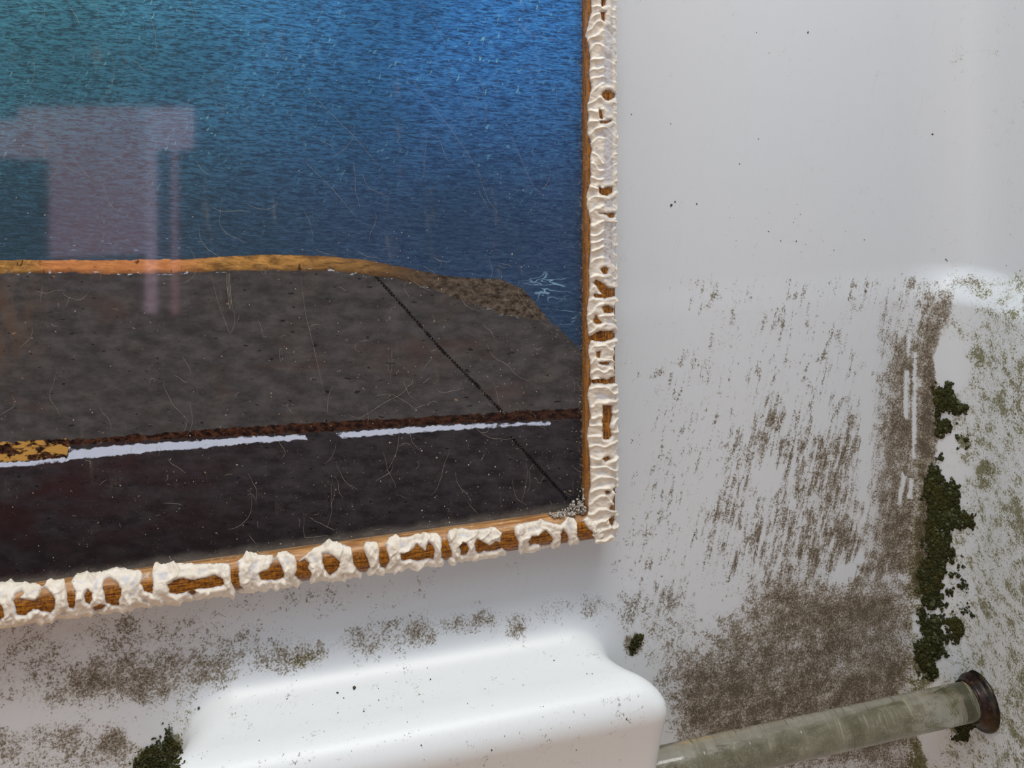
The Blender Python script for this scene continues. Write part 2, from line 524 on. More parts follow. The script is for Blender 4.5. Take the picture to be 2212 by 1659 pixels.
# ---------------------------------------------------------------- the moulded fibreglass surround
XS = 0.5815                                    # plane of the right-hand wall
ZSTEP = -0.172
LX0, LX1, LYF, LZT, LR = -0.074, 0.292, -0.071, -0.4275, 0.025


def smin(a, b, k):
    h = np.maximum(k - np.abs(a - b), 0) / k
    return np.minimum(a, b) - h * h * k * 0.25


def d_parts(x, y, z):
    S = 1 - smooth(-0.022, 0.010, z - ZSTEP)
    eb = 0.0009 + 0.001 * smooth(0.40, 0.56, x)
    es = 0.018
    db = -y - eb * S
    dsd = XS - x - es * S
    # in plan the ledge widens towards its front; below the rim the front falls back
    xm = (LX0 + LX1) / 2
    sl = np.clip(y + 0.07, 0.0, 0.09) * 0.78
    x = np.where(x > xm, x + sl * smooth(xm, xm + 0.06, x), x - sl * 0.85 * smooth(xm, xm - 0.06, x))
    u = np.maximum(-0.440 - z, 0)
    y = y - 0.015 * (1 - np.exp(-0.27 * u * u / (u + 0.012) / 0.015))
    qx = np.abs(x - xm) - (LX1 - LX0) / 2 + LR
    qy = np.abs(y - (LYF + 0.15) / 2) - (0.15 - LYF) / 2 + LR
    zlo = -1.0
    qz = np.abs(z - (LZT + zlo) / 2) - (LZT - zlo) / 2 + LR
    dl = np.sqrt(np.maximum(qx, 0) ** 2 + np.maximum(qy, 0) ** 2 + np.maximum(qz, 0) ** 2) \
        + np.minimum(np.maximum(np.maximum(qx, qy), qz), 0) - LR
    return db, dsd, dl


def sdf(x, y, z):
    db, dsd, dl = d_parts(x, y, z)
    return smin(smin(db, dsd, 0.055), dl, 0.042)


def sdf_grad(P, e=0.0006):
    x, y, z = P.T
    return np.stack([sdf(x + e, y, z) - sdf(x - e, y, z), sdf(x, y + e, z) - sdf(x, y - e, z),
                     sdf(x, y, z + e) - sdf(x, y, z - e)], -1) / (2 * e)


def surf(X, Y):
    """Sphere-trace pixels on to the surround: points and normals."""
    d = ray(X, Y); P = np.tile(np.array([0, -D, 0.0]), (len(d), 1))
    for _ in range(90):
        P = P + d * (sdf(*P.T) * 0.9)[:, None]
    g = sdf_grad(P)
    return P, g / np.linalg.norm(g, axis=1, keepdims=True)


def surface_nets(lo, hi, h):
    lo = np.array(lo); n = np.ceil((np.array(hi) - lo) / h).astype(int) + 1
    ax = [lo[i] + h * np.arange(n[i]) for i in range(3)]
    V = sdf(ax[0][:, None, None].astype(np.float32), ax[1][None, :, None].astype(np.float32), ax[2][None, None, :].astype(np.float32))
    S = V > 0
    c = S[:-1, :-1, :-1].astype(np.int8)
    for i in (0, 1):
        for j in (0, 1):
            for k in (0, 1):
                if i + j + k:
                    c = c + S[i:n[0] - 1 + i, j:n[1] - 1 + j, k:n[2] - 1 + k]
    cell = (c > 0) & (c < 8)
    idx = -np.ones(cell.shape, np.int64)
    ii = np.argwhere(cell)
    idx[cell] = np.arange(len(ii))
    P = lo + h * (ii + 0.5)
    Q = P.copy()
    for _ in range(6):
        g = sdf_grad(Q); g2 = (g * g).sum(1)
        Q = Q - g * (sdf(*Q.T) / g2)[:, None]
    Q = P + np.clip(Q - P, -h * 0.9, h * 0.9)
    quads = []
    for a in range(3):
        b, cax = (a + 1) % 3, (a + 2) % 3
        sl0 = [slice(None)] * 3; sl1 = [slice(None)] * 3
        sl0[a] = slice(0, -1); sl1[a] = slice(1, None)
        s0, s1 = S[tuple(sl0)], S[tuple(sl1)]
        e = np.argwhere(s0 != s1)
        m = (e[:, b] > 0) & (e[:, cax] > 0) & (e[:, b] < n[b] - 1) & (e[:, cax] < n[cax] - 1)
        e = e[m]
        def at(db_, dc_):
            t = e.copy(); t[:, b] += db_; t[:, cax] += dc_
            return idx[t[:, 0], t[:, 1], t[:, 2]]
        q = np.stack([at(-1, -1), at(0, -1), at(0, 0), at(-1, 0)], -1)
        flip = s0[tuple(e.T)]
        q[flip] = q[flip][:, ::-1]
        quads.append(q)
    q = np.concatenate(quads)
    # orient towards the positive side
    fn = np.cross(Q[q[:, 2]] - Q[q[:, 0]], Q[q[:, 3]] - Q[q[:, 1]])
    g = sdf_grad(Q[q].mean(1))
    wrong = (fn * g).sum(1) < 0
    q[wrong] = q[wrong][:, ::-1]
    return Q, q


LO, HI, H = (-0.26, -0.17, -0.62), (0.60, 0.03, 0.12), 0.0024
GV, GQ = surface_nets(LO, HI, H)


def extend(V, Q, axis, side, dist):
    """Carry the open border on one face of the box straight outwards."""
    ed = np.concatenate([Q[:, [0, 1]], Q[:, [1, 2]], Q[:, [2, 3]], Q[:, [3, 0]]])
    key = np.sort(ed, 1); _, inv, cnt = np.unique(key[:, 0] * 10 ** 7 + key[:, 1], return_inverse=True, return_counts=True)
    bd = ed[cnt[inv] == 1]
    lim = V[:, axis].min() if side < 0 else V[:, axis].max()
    ok = np.abs(V[:, axis] - lim) < H * 1.6
    bd = bd[ok[bd].all(1)]
    vs = np.unique(bd); new = -np.ones(len(V), np.int64); new[vs] = len(V) + np.arange(len(vs))
    W = V[vs].copy(); W[:, axis] = lim + side * dist
    return np.concatenate([V, W]), np.concatenate([Q, np.stack([bd[:, 1], bd[:, 0], new[bd[:, 0]], new[bd[:, 1]]], -1)])


NIN = len(GV)
GN = sdf_grad(GV); GN /= np.linalg.norm(GN, axis=1, keepdims=True)
V2, Q2 = extend(GV, GQ, 0, -1, 0.65)
V2, Q2 = extend(V2, Q2, 1, -1, 0.55)
V2, Q2 = extend(V2, Q2, 2, 1, 0.55)
V2, Q2 = extend(V2, Q2, 2, -1, 0.45)
g2 = sdf_grad(V2)
g2 /= np.maximum(np.linalg.norm(g2, axis=1, keepdims=True), 1e-9)
GX, GY = project(V2)

# mould and algae densities, laid down where the growth stands on the surround
BROWN = np.zeros(len(V2)); GREEN = np.zeros(len(V2)); WIPE = np.zeros(len(V2))


def blob(A, cx, cy, rx, ry, amt, soft=0.6, rot=0.0):
    c, s = math.cos(math.radians(rot)), math.sin(math.radians(rot))
    u = ((GX - cx) * c + (GY - cy) * s) / rx; v = (-(GX - cx) * s + (GY - cy) * c) / ry
    A[:] = np.maximum(A, amt * (1 - smooth(1 - soft, 1 + soft * 0.6, np.hypot(u, v))))


def area(A, poly, amt, soft=40):
    sd = poly_sd(GX, GY, poly)
    A[:] = np.maximum(A, amt * smooth(soft, -soft, sd))


# faint diagonal wiping marks over the whole lower right panel
area(WIPE, [(1450, 590), (2040, 590), (2030, 1300), (1700, 1250), (1360, 1330), (1360, 900)], 0.85, 60)
WIPE *= 1 - 0.72 * smooth(1820, 1930, GX) * smooth(650, 740, GY)
area(BROWN, [(1480, 590), (2060, 585), (2060, 700), (1900, 800), (1500, 760)], 0.19, 30)
area(BROWN, [(1380, 760), (1900, 700), (1900, 1000), (1500, 1250), (1350, 1330)], 0.20, 90)
area(BROWN, [(1560, 900), (1900, 860), (1880, 1300), (1600, 1290), (1440, 1240)], 0.34, 110)
area(BROWN, [(1680, 940), (1880, 860), (1960, 1300), (1600, 1300)], 0.47, 110)
area(BROWN, [(1900, 600), (2080, 590), (2075, 660), (1990, 760), (1880, 790)], 0.34, 20)
area(BROWN, [(1990, 640), (2070, 600), (2062, 700), (2030, 745), (2010, 900), (1960, 740)], 0.60, 34)
blob(BROWN, 2090, 610, 70, 34, 0.40, 1.0)
area(BROWN, [(1905, 720), (2025, 690), (2025, 900), (2015, 1250), (1860, 1270), (1880, 1000)], 0.62, 60)
area(BROWN, [(1985, 700), (2032, 690), (2030, 1000), (2010, 1300), (1960, 1300)], 0.72, 26)
area(BROWN, [(1640, 1210), (2000, 1230), (2005, 1420), (1640, 1470), (1540, 1400)], 0.62, 100)
area(BROWN, [(1560, 1330), (2000, 1300), (2000, 1520), (1500, 1520)], 0.60, 70)
area(BROWN, [(1700, 1250), (1960, 1260), (1960, 1380), (1740, 1390)], 0.74, 80)
area(BROWN, [(1440, 1390), (2005, 1380), (2000, 1680), (1440, 1680)], 0.66, 90)
area(BROWN, [(1400, 1420), (1640, 1290), (1700, 1500), (1460, 1600)], 0.56, 100)
area(BROWN, [(1310, 1270), (1480, 1230), (1560, 1400), (1420, 1460), (1330, 1370)], 0.34, 40)
blob(BROWN, 1370, 1390, 26, 32, 0.62)
blob(BROWN, 1665, 900, 50, 70, 0.38)
blob(BROWN, 1640, 955, 25, 60, 0.42)
# wall below the picture
area(BROWN, [(-200, 1330), (420, 1310), (560, 1400), (500, 1520), (-200, 1540)], 0.36, 40)
area(BROWN, [(150, 1420), (500, 1390), (520, 1470), (380, 1520), (60, 1530)], 0.52, 40)
blob(BROWN, 390, 1440, 190, 70, 0.56, 1.0, -8)
blob(BROWN, 230, 1490, 170, 50, 0.52, 1.0, -8)
blob(BROWN, 640, 1412, 130, 54, 0.50, 1.0, -8)
blob(BROWN, 480, 1390, 160, 50, 0.40, 1.0, -10)
blob(BROWN, 800, 1380, 120, 48, 0.50, 1.0, -8)
blob(BROWN, 905, 1362, 60, 46, 0.54, 1.0, -8)
blob(BROWN, 985, 1348, 70, 36, 0.46, 1.0)
blob(BROWN, 1045, 1340, 70, 36, 0.46, 1.0)
blob(BROWN, 1120, 1350, 54, 54, 0.44, 1.0)
blob(BROWN, 1200, 1318, 130, 36, 0.34, 1.0, -6)
blob(BROWN, 1280, 1310, 60, 46, 0.40, 1.0)
blob(BROWN, 640, 1310, 420, 80, 0.24, 0.8, -8)
blob(BROWN, 250, 1370, 340, 70, 0.33, 0.9, -8)
area(BROWN, [(40, 1560), (340, 1540), (400, 1680), (-150, 1690), (-150, 1580)], 0.44, 40)
blob(BROWN, 250, 1610, 70, 50, 0.54)
area(BROWN, [(1300, 1180), (1420, 900), (1560, 900), (1560, 1250), (1330, 1300)], 0.20, 40)
# algae on the right-hand wall and in the corner
area(GREEN, [(2050, 690), (2300, 680), (2300, 1700), (2010, 1700), (2040, 1200)], 0.38, 30)
area(GREEN, [(2120, 760), (2300, 720), (2300, 1000), (2160, 960)], 0.50, 60)
area(GREEN, [(2150, 1120), (2300, 1050), (2300, 1700), (2140, 1700)], 0.50, 60)
area(GREEN, [(2070, 600), (2300, 580), (2300, 700), (2120, 720)], 0.36, 30)
blob(GREEN, 2132, 1025, 30, 52, 0.66, 0.6)
blob(GREEN, 2082, 955, 24, 18, 0.70, 0.5, 30)
blob(GREEN, 2110, 770, 28, 40, 0.58)
blob(GREEN, 2170, 870, 40, 50, 0.52)
blob(GREEN, 2190, 1110, 40, 50, 0.56)
blob(GREEN, 2135, 1310, 20, 40, 0.54)
blob(GREEN, 2075, 1560, 36, 40, 0.66)
area(GREEN, [(1975, 1380), (2010, 1400), (2030, 1470), (1960, 1520), (1960, 1480)], 0.7, 18)
area(GREEN, [(1960, 1590), (2010, 1600), (2010, 1700), (1950, 1700)], 0.75, 20)
area(GREEN, [(1970, 980), (2010, 1000), (2000, 1440), (1950, 1440)], 0.64, 40)
area(GREEN, [(290, 1600), (420, 1560), (430, 1700), (250, 1700)], 0.66, 30)
blob(GREEN, 390, 1545, 50, 30, 0.42)
blob(GREEN, 660, 1425, 60, 22, 0.40)
# clean patches and scratches wiped through the mould
def clean(poly, soft=8, k=0.9):
    f = smooth(soft, -soft, poly_sd(GX, GY, poly)) * k
    BROWN[:] = BROWN * (1 - f); GREEN[:] = GREEN * (1 - f)
clean([(2036, 730), (2075, 722), (2082, 770), (2100, 790), (2100, 815), (2060, 850), (2022, 825), (2018, 770)], 6, 0.85)
clean([(2030, 945), (2060, 940), (2080, 1000), (2100, 1020), (2060, 1060), (2020, 985)], 8, 0.8)
clean([(1868, 730), (1886, 730), (1878, 1000), (1868, 1080), (1852, 1080), (1862, 900)], 7, 0.85)
clean([(1960, 722), (1968, 722), (1966, 770), (1962, 770)], 4)
clean([(1955, 800), (1963, 800), (1960, 905), (1953, 905)], 4)
clean([(1974, 760), (1980, 760), (1980, 900), (1974, 990), (1970, 990)], 4)
clean([(1950, 1020), (1956, 1030), (1944, 1090), (1938, 1090)], 4)
clean([(1966, 1035), (1973, 1035), (1968, 1075), (1960, 1075)], 4)
clean([(1780, 1250), (1860, 1190), (1870, 1210), (1830, 1260), (1790, 1262)], 12, 0.6)
clean([(1620, 1020), (1660, 1000), (1690, 1040), (1660, 1070), (1640, 1060)], 14, 0.8)
clean([(1970, 1330), (2000, 1320), (2000, 1360), (1975, 1365)], 8, 0.8)
clean([(270, 1555), (345, 1540), (360, 1590), (330, 1610), (280, 1600)], 12, 0.8)
clean([(1985, 1575), (2040, 1580), (2010, 1650), (1990, 1620)], 10, 0.8)
clean([(1540, 1300), (1590, 1290), (1600, 1300), (1545, 1315)], 10, 0.6)
db_, dsd_, dl_ = d_parts(V2[:, 0], V2[:, 1], V2[:, 2])
# the ledge itself is nearly clean: only thin dust in its hollow
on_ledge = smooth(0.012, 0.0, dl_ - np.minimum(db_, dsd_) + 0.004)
topz = smooth(-0.46, -0.44, V2[:, 2])
BROWN = BROWN * (1 - on_ledge) + on_ledge * (0.06 + 0.10 * topz * smooth(0.2, 0.7, fbm(V2[:, 0] * 12, V2[:, 2] * 60 + V2[:, 1] * 25, 4)))
GREEN = GREEN * (1 - on_ledge)
WIPE = WIPE * (1 - on_ledge)
# far outside the frame keep a light general dirt
out = smooth(0.0, 300, np.maximum(np.maximum(-GX - 60, GX - 2300), np.maximum(GY - 1740, -GY - 40)))
BROWN = BROWN * (1 - out) + out * 0.30; GREEN = GREEN * (1 - out) + out * 0.2
BROWN = np.where(V2[:, 2] > 0.02, 0.0, BROWN); GREEN = np.where(V2[:, 2] > 0.02, 0.0, GREEN)

fc = V2[Q2].mean(1)
fdb, fds, fdl = d_parts(*fc.T)
which = np.where(fdl < np.minimum(fdb, fds), 2, np.where(fds < fdb, 1, 0))


def surround_piece(name, k):
    q = Q2[which == k]; used = np.unique(q); mp = -np.ones(len(V2), np.int64); mp[used] = np.arange(len(used))
    o = mesh_obj(name, V2[used], mp[q], M_GEL, attrs={'brown': BROWN[used], 'green': GREEN[used], 'wipe': WIPE[used], 'ledge_lit_tone': on_ledge[used]})
    o.data.normals_split_custom_set_from_vertices(g2[used].tolist())
    return o


tag(surround_piece('wall_back', 0), kind='structure')
tag(surround_piece('wall_right', 1), kind='structure')
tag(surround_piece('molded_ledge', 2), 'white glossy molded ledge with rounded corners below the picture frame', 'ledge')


# ---------------------------------------------------------------- picture frame
YG, YF = -0.0205, -0.030                     # front of glass, front of frame
FX1, FZ0, RW = 0.2562, -0.3436, 0.0245       # outer right, outer bottom, rail width
FX0, FZ1 = -0.74, 0.34
WB = 0.0208                                  # width of the bottom and top rails
KB = WB / RW
PROF = np.array([(0, .0165), (0, .0240), (.0012, .0262), (.0040, .0283), (.0080, .0296), (.0125, .0300), (.0170, .0294),
                 (.0205, .0279), (.0230, .0256), (.0243, .0226), (.0245, .0190), (.0245, .0)])


def prof_dense(step):
    seg = np.hypot(*np.diff(PROF, axis=0).T); s = np.concatenate([[0], np.cumsum(seg)])
    t = np.arange(0, s[-1] + step * 0.5, step)
    return np.stack([np.interp(t, s, PROF[:, 0]), np.interp(t, s, PROF[:, 1])], -1), t


frame = empty('picture_frame', ((FX0 + FX1) / 2, 0, FZ0))
tag(frame, 'framed picture of sea and dark shore, wooden frame crusted with cream plaster', 'picture frame')


def rail_points(side, S, Wd, Dp):
    """Points of a rail: S runs along it, Wd across from its inner edge, Dp out from the wall."""
    if side == 'right':
        return np.stack([FX1 - RW + Wd, -Dp, S], -1)
    if side == 'left':
        return np.stack([FX0 + RW - Wd, -Dp, S], -1)
    if side == 'bottom':
        return np.stack([S, -Dp, FZ0 + WB - Wd * KB], -1)
    return np.stack([S, -Dp, FZ1 - WB + Wd * KB], -1)


def rail(side):
    pr, t = prof_dense(0.0016)
    a, b = (FZ0, FZ1) if side in ('left', 'right') else (FX0, FX1)
    nS = 60; u = np.linspace(0, 1, nS)[:, None]
    kk = KB if side in ('left', 'right') else 1.0
    s0 = a + kk * (RW - pr[:, 0])[None]; s1 = b - kk * (RW - pr[:, 0])[None]
    S = s0 + (s1 - s0) * u
    P = rail_points(side, S, np.broadcast_to(pr[:, 0], S.shape), np.broadcast_to(pr[:, 1], S.shape)).reshape(-1, 3)
    nT = len(pr); f = []
    for i in range(nS - 1):
        for j in range(nT - 1):
            q = (i * nT + j, i * nT + j + 1, (i + 1) * nT + j + 1, (i + 1) * nT + j)
            f.append(q if side in ('right', 'top') else q[::-1])
    if side in ('bottom', 'right'):
        f = [q[::-1] for q in f]
    # back face
    for i in range(nS - 1):
        f.append((i * nT, (i + 1) * nT, (i + 1) * nT + nT - 1, i * nT + nT - 1))
    lipf = np.broadcast_to(smooth(.0030, .0012, pr[:, 0]), S.shape).ravel()
    if side == 'bottom':
        lipf = np.broadcast_to(smooth(.0058, .0030, pr[:, 0]), S.shape).ravel()
    at = np.stack([S.ravel(), np.broadcast_to(t, S.shape).ravel(), lipf * (0.35 if side == 'right' else 1.0)], -1)
    o = mesh_obj('frame_rail', P, f, M_WOOD, attrs={'rail': at})
    bmesh_fix(o)
    return child(o, frame)


def bmesh_fix(o):
    import bmesh
    bm = bmesh.new(); bm.from_mesh(o.data)
    bmesh.ops.recalc_face_normals(bm, faces=bm.faces)
    bm.to_mesh(o.data); bm.free()


for sd_ in ('right', 'bottom', 'top', 'left'):
    rail(sd_)


def box(name, lo, hi, mat, parent=None):
    x0, y0, z0 = lo; x1, y1, z1 = hi
    v = [(x0, y0, z0), (x1, y0, z0), (x1, y1, z0), (x0, y1, z0), (x0, y0, z1), (x1, y0, z1), (x1, y1, z1), (x0, y1, z1)]
    f = [(0, 3, 2, 1), (4, 5, 6, 7), (0, 1, 5, 4), (1, 2, 6, 5), (2, 3, 7, 6), (3, 0, 4, 7)]
    o = mesh_obj(name, v, f, mat, smooth_=False)
    return child(o, parent) if parent else o


IX0, IX1, IZ0, IZ1 = FX0 + RW, FX1 - RW, FZ0 + WB, FZ1 - WB
g_ = box('glass_pane', (IX0 + .0002, YG, IZ0 + .0002), (IX1 - .0002, YG + .002, IZ1 - .0002), M_GLASS, frame)
tag(g_, 'dusty scratched glass over the picture')
bk = box('backing_board', (IX0 + .0004, -0.012, IZ0 + .0004), (IX1 - .0004, -0.004, IZ1 - .0004), M_SPECK, frame)

# the print
YP = -0.0175
gx = np.unique(np.concatenate([np.arange(IX0, -0.20, 0.01), np.arange(-0.20, IX1, 0.0018), [IX1]]))
gz = np.unique(np.concatenate([np.arange(IZ0, 0.09, 0.0018), np.arange(0.09, IZ1, 0.01), [IZ1]]))
XX, ZZ = np.meshgrid(gx, gz, indexing='ij')
PV = np.stack([XX.ravel(), np.full(XX.size, YP), ZZ.ravel()], -1)
pX, pY = project(PV)
nz_ = len(gz)
ij = (np.arange(len(gx) - 1)[:, None] * nz_ + np.arange(nz_ - 1)[None]).ravel()
PQ = np.stack([ij, ij + nz_, ij + nz_ + 1, ij + 1], -1)


def curve(pts):
    a = np.array(pts, float)
    return np.interp(pX, a[:, 0], a[:, 1])


K = 1000.0
ltop = pY - curve([(-2500, 575), (0, 562), (200, 562), (420, 560), (500, 553), (560, 550), (700, 553), (780, 560), (880, 578), (960, 596), (1080, 603),
                   (1130, 625), (1165, 665), (1185, 690), (1400, 960)])
lbot = pY - curve([(-2500, 600), (0, 590), (150, 588), (250, 592), (500, 584), (700, 584), (760, 590), (850, 600), (920, 620), (1000, 650),
                   (1080, 678), (1150, 689), (1185, 692), (1400, 900)])
shore_line = pY - curve([(-2500, 580), (0, 576), (600, 566), (880, 590), (1000, 640), (1185, 693), (1215, 715), (1262, 765), (1400, 900)])
jtop = pY - curve([(-2500, 955), (0, 957), (145, 947), (147, 950), (588, 918), (882, 903), (1258, 881), (1400, 873)])
joint = pY - curve([(-2500, 1020), (0, 1000), (147, 990), (149, 962), (380, 948), (646, 936), (740, 930), (1000, 914), (1258, 905), (1400, 898)])
white = np.minimum(poly_sd(pX, pY, [(150, 964), (158, 972), (260, 962), (420, 952), (560, 943), (660, 940), (662, 948), (520, 960), (330, 976), (160, 992), (146, 994)]),
                   poly_sd(pX, pY, [(724, 936), (900, 922), (1100, 913), (1190, 911), (1190, 917), (1050, 924), (900, 934), (735, 946)]))
white = np.minimum(white, poly_sd(pX, pY, [(-40, 1002), (60, 996), (140, 990), (146, 996), (70, 1004), (0, 1010), (-40, 1012)]))
crack = np.minimum(line_d(pX, pY, [(812, 597), (880, 672), (960, 762), (1020, 822), (1085, 890)]), line_d(pX, pY, [(1105, 945), (1160, 1005), (1225, 1078)]))
foam = np.maximum(smooth(45, 8, np.hypot((pX - 1185) / 1.6, (pY - 617))), smooth(26, 6, np.hypot((pX - 1222) / 1.2, pY - 682)))
pr_o = mesh_obj('picture_print', PV, PQ, M_PRINT, smooth_=False,
                attrs={'px': np.stack([pX / K, pY / K, 0 * pX], -1), 'ltop': ltop / K, 'lbot': lbot / K, 'shore': shore_line / K, 'jtop': jtop / K,
                       'joint': joint / K, 'white': white / K, 'crack': crack / K, 'foam': foam})
child(pr_o, frame)
tag(pr_o, 'printed seascape of blue water above a dark paved shore')


# ---------------------------------------------------------------- plaster smeared on the rails
def z5(p): return [(x / 3.16, 1080 + y / 3.16) for x, y in p]
def z6(p): return [(650 + x / 3.16, 1080 + y / 3.16) for x, y in p]
def z3(p): return [(1230 + x / 2.765, y / 2.765) for x, y in p]
def z4(p): return [(1230 + x / 2.594, 560 + y / 2.594) for x, y in p]
def oval(cx, cy, rx, ry): return [(cx + rx * math.cos(a), cy + ry * math.sin(a)) for a in np.linspace(0, 2 * math.pi, 12, endpoint=False)]


HB = [z5(p) for p in (
    [(-60, 700), (0, 710), (18, 740), (22, 800), (0, 815), (-60, 820)],
    [(92, 690), (105, 650), (145, 622), (160, 640), (130, 672), (190, 688), (240, 690), (268, 660), (285, 605), (300, 597), (350, 640), (372, 680), (370, 740), (345, 770),
     (290, 755), (225, 745), (170, 785), (120, 780)],
    [(452, 560), (470, 545), (490, 580), (510, 620), (512, 700), (500, 740), (475, 735), (460, 680)],
    [(578, 650), (600, 615), (625, 640), (630, 675), (612, 708), (585, 695)],
    [(705, 600), (715, 550), (745, 530), (790, 560), (825, 610), (822, 650), (805, 690), (812, 712), (780, 715), (725, 700), (715, 650)],
    [(632, 735), (680, 715), (720, 718), (700, 740), (650, 748)],
    [(965, 570), (985, 500), (1035, 480), (1040, 600), (1038, 632), (985, 625)],
    [(1145, 580), (1190, 550), (1240, 540), (1330, 548), (1400, 535), (1470, 515), (1520, 540), (1528, 575), (1450, 595), (1350, 605), (1270, 625), (1200, 642), (1160, 630)],
    [(1280, 630), (1310, 612), (1345, 625), (1320, 645)],
    [(1575, 450), (1622, 430), (1630, 520), (1632, 580), (1660, 600), (1610, 615), (1580, 560)],
    [(1775, 500), (1830, 480), (1870, 415), (1885, 400), (1935, 490), (1938, 530), (1880, 545), (1780, 545)],
    [(2030, 430), (2080, 405), (2110, 430), (2100, 470), (2125, 500), (2115, 530), (2090, 560), (2040, 540), (2015, 515), (2025, 470)])]
HB += [z6(p) for p in (
    [(148, 370), (190, 365), (235, 395), (265, 425), (262, 455), (235, 490), (200, 508), (165, 480), (148, 430)],
    [(355, 390), (360, 330), (420, 310), (440, 370), (465, 430), (465, 460), (430, 495), (395, 480), (360, 440)],
    [(535, 350), (540, 310), (580, 310), (590, 375), (605, 410), (575, 460), (545, 450), (532, 410)],
    [(685, 370), (740, 355), (775, 330), (790, 305), (820, 330), (850, 348), (870, 290), (900, 310), (912, 355), (900, 400), (850, 400), (800, 415), (740, 400), (690, 410)],
    [(962, 310), (965, 240), (998, 235), (1010, 310), (1028, 350), (1025, 385), (990, 410), (960, 390)],
    [(1085, 320), (1105, 290), (1130, 300), (1145, 335), (1130, 370), (1095, 370)],
    [(1190, 300), (1205, 265), (1250, 290), (1285, 315), (1330, 285), (1370, 300), (1365, 330), (1310, 345), (1250, 345), (1215, 365), (1195, 350)],
    [(1370, 230), (1390, 180), (1450, 165), (1460, 230), (1485, 290), (1480, 335), (1460, 375), (1425, 372), (1410, 345), (1360, 320)],
    [(1555, 285), (1575, 250), (1620, 245), (1670, 215), (1700, 235), (1717, 270), (1700, 300), (1640, 310), (1600, 295), (1565, 305)],
    [(1775, 235), (1790, 205), (1810, 225), (1825, 270), (1815, 305), (1805, 335), (1775, 335)],
    [(1890, 210), (1885, 150), (1930, 150), (1960, 200), (2000, 220), (2020, 260), (2000, 300), (1945, 305), (1915, 290), (1885, 240)])]
TOPB = z5([(-700, 640), (0, 575), (120, 565), (250, 575), (290, 592), (340, 550), (440, 548), (455, 600), (480, 560), (540, 505), (690, 500), (740, 480), (780, 462), (850, 475),
           (960, 485), (980, 515), (1038, 480), (1060, 450), (1250, 435), (1500, 430), (1560, 430), (1578, 470), (1630, 405), (1690, 370), (1860, 375), (1872, 400),
           (1900, 360), (1960, 350), (2010, 375), (2025, 425)]) + \
    z6([(45, 365), (90, 325), (150, 305), (270, 295), (340, 320), (355, 390), (422, 320), (440, 285), (520, 285), (532, 330), (580, 290), (600, 250), (650, 240), (680, 255),
        (850, 225), (930, 220), (962, 262), (990, 240), (1010, 205), (1090, 190), (1180, 200), (1320, 180), (1365, 222), (1450, 180), (1470, 165), (1640, 130), (1770, 170),
        (1820, 112), (1860, 115), (1895, 170), (1925, 132), (1950, 110), (1990, 80), (2400, 60)])
HR = [z3(p) for p in (
    [(188, -10), (212, -10), (212, 30), (195, 40)], [(190, 75), (213, 72), (208, 128), (192, 120)], oval(232, 568, 36, 29),
    [(180, 722), (245, 722), (225, 735), (190, 735)], [(176, 1118), (200, 1132), (225, 1120), (252, 1120), (252, 1150), (225, 1165), (195, 1165), (180, 1145)],
    [(180, 1272), (265, 1276), (262, 1296), (240, 1298), (225, 1282)], [(178, 655), (190, 660), (196, 710), (184, 705)])]
HR += [z4(p) for p in (
    [(178, 52), (192, 48), (197, 54), (204, 47), (214, 54), (205, 78), (190, 78)],
    [(140, 130), (150, 116), (190, 138), (220, 165), (264, 163), (262, 205), (200, 215), (145, 212), (142, 198), (184, 200), (165, 165)],
    [(185, 270), (215, 258), (250, 278), (245, 298), (195, 298)], [(135, 340), (150, 310), (165, 340), (182, 355), (160, 362), (140, 355)],
    [(90, 437), (125, 432), (165, 405), (240, 403), (255, 430), (235, 450), (190, 462), (150, 455), (120, 450), (90, 452)], [(155, 520), (170, 520), (168, 550), (155, 548)],
    [(170, 580), (225, 573), (220, 590), (190, 590)],
    [(90, 678), (145, 676), (190, 668), (205, 675), (262, 650), (262, 690), (200, 700), (160, 692), (90, 686)],
    [(190, 820), (235, 820), (238, 870), (222, 940), (238, 985), (220, 1010), (190, 1005), (185, 960), (188, 880)],
    [(188, 1117), (215, 1106), (227, 1120), (205, 1132)], [(200, 1298), (230, 1298), (225, 1312), (205, 1312)], [(231, 1378), (246, 1378), (238, 1402), (230, 1400)],
    [(213, 1462), (246, 1440), (252, 1462), (238, 1495), (225, 1472)])]
EDGE_LINE = [z3([(282, 380), (286, 640), (290, 900), (291, 1200), (284, 1310)]), z3([(283, 60), (284, 160)]), z4([(255, 250), (258, 330)]), z4([(254, 500), (254, 650)]),
             z4([(253, 1290), (250, 1400)])]
LEFTR = z3([(138, -400), (138, -40), (130, 0), (130, 60), (110, 160), (90, 215), (116, 275), (124, 350), (116, 440), (130, 530), (112, 600), (104, 640), (114, 690), (104, 740), (108, 800), (122, 830),
            (130, 900), (122, 970), (126, 1040), (118, 1110), (98, 1180), (106, 1240), (124, 1320), (122, 1400), (126, 1500), (118, 1570)]) + \
    z4([(108, 60), (110, 130), (108, 200), (96, 300), (104, 420), (112, 436), (126, 445), (112, 470), (104, 520), (116, 600), (112, 650), (124, 680), (104, 730), (100, 760), (110, 820), (116, 880),
        (108, 920), (98, 1000), (106, 1050), (114, 1130), (112, 1200), (120, 1260), (106, 1320), (104, 1400), (100, 1440), (80, 1450), (70, 1465), (90, 1500), (140, 1560), (140, 1800)])


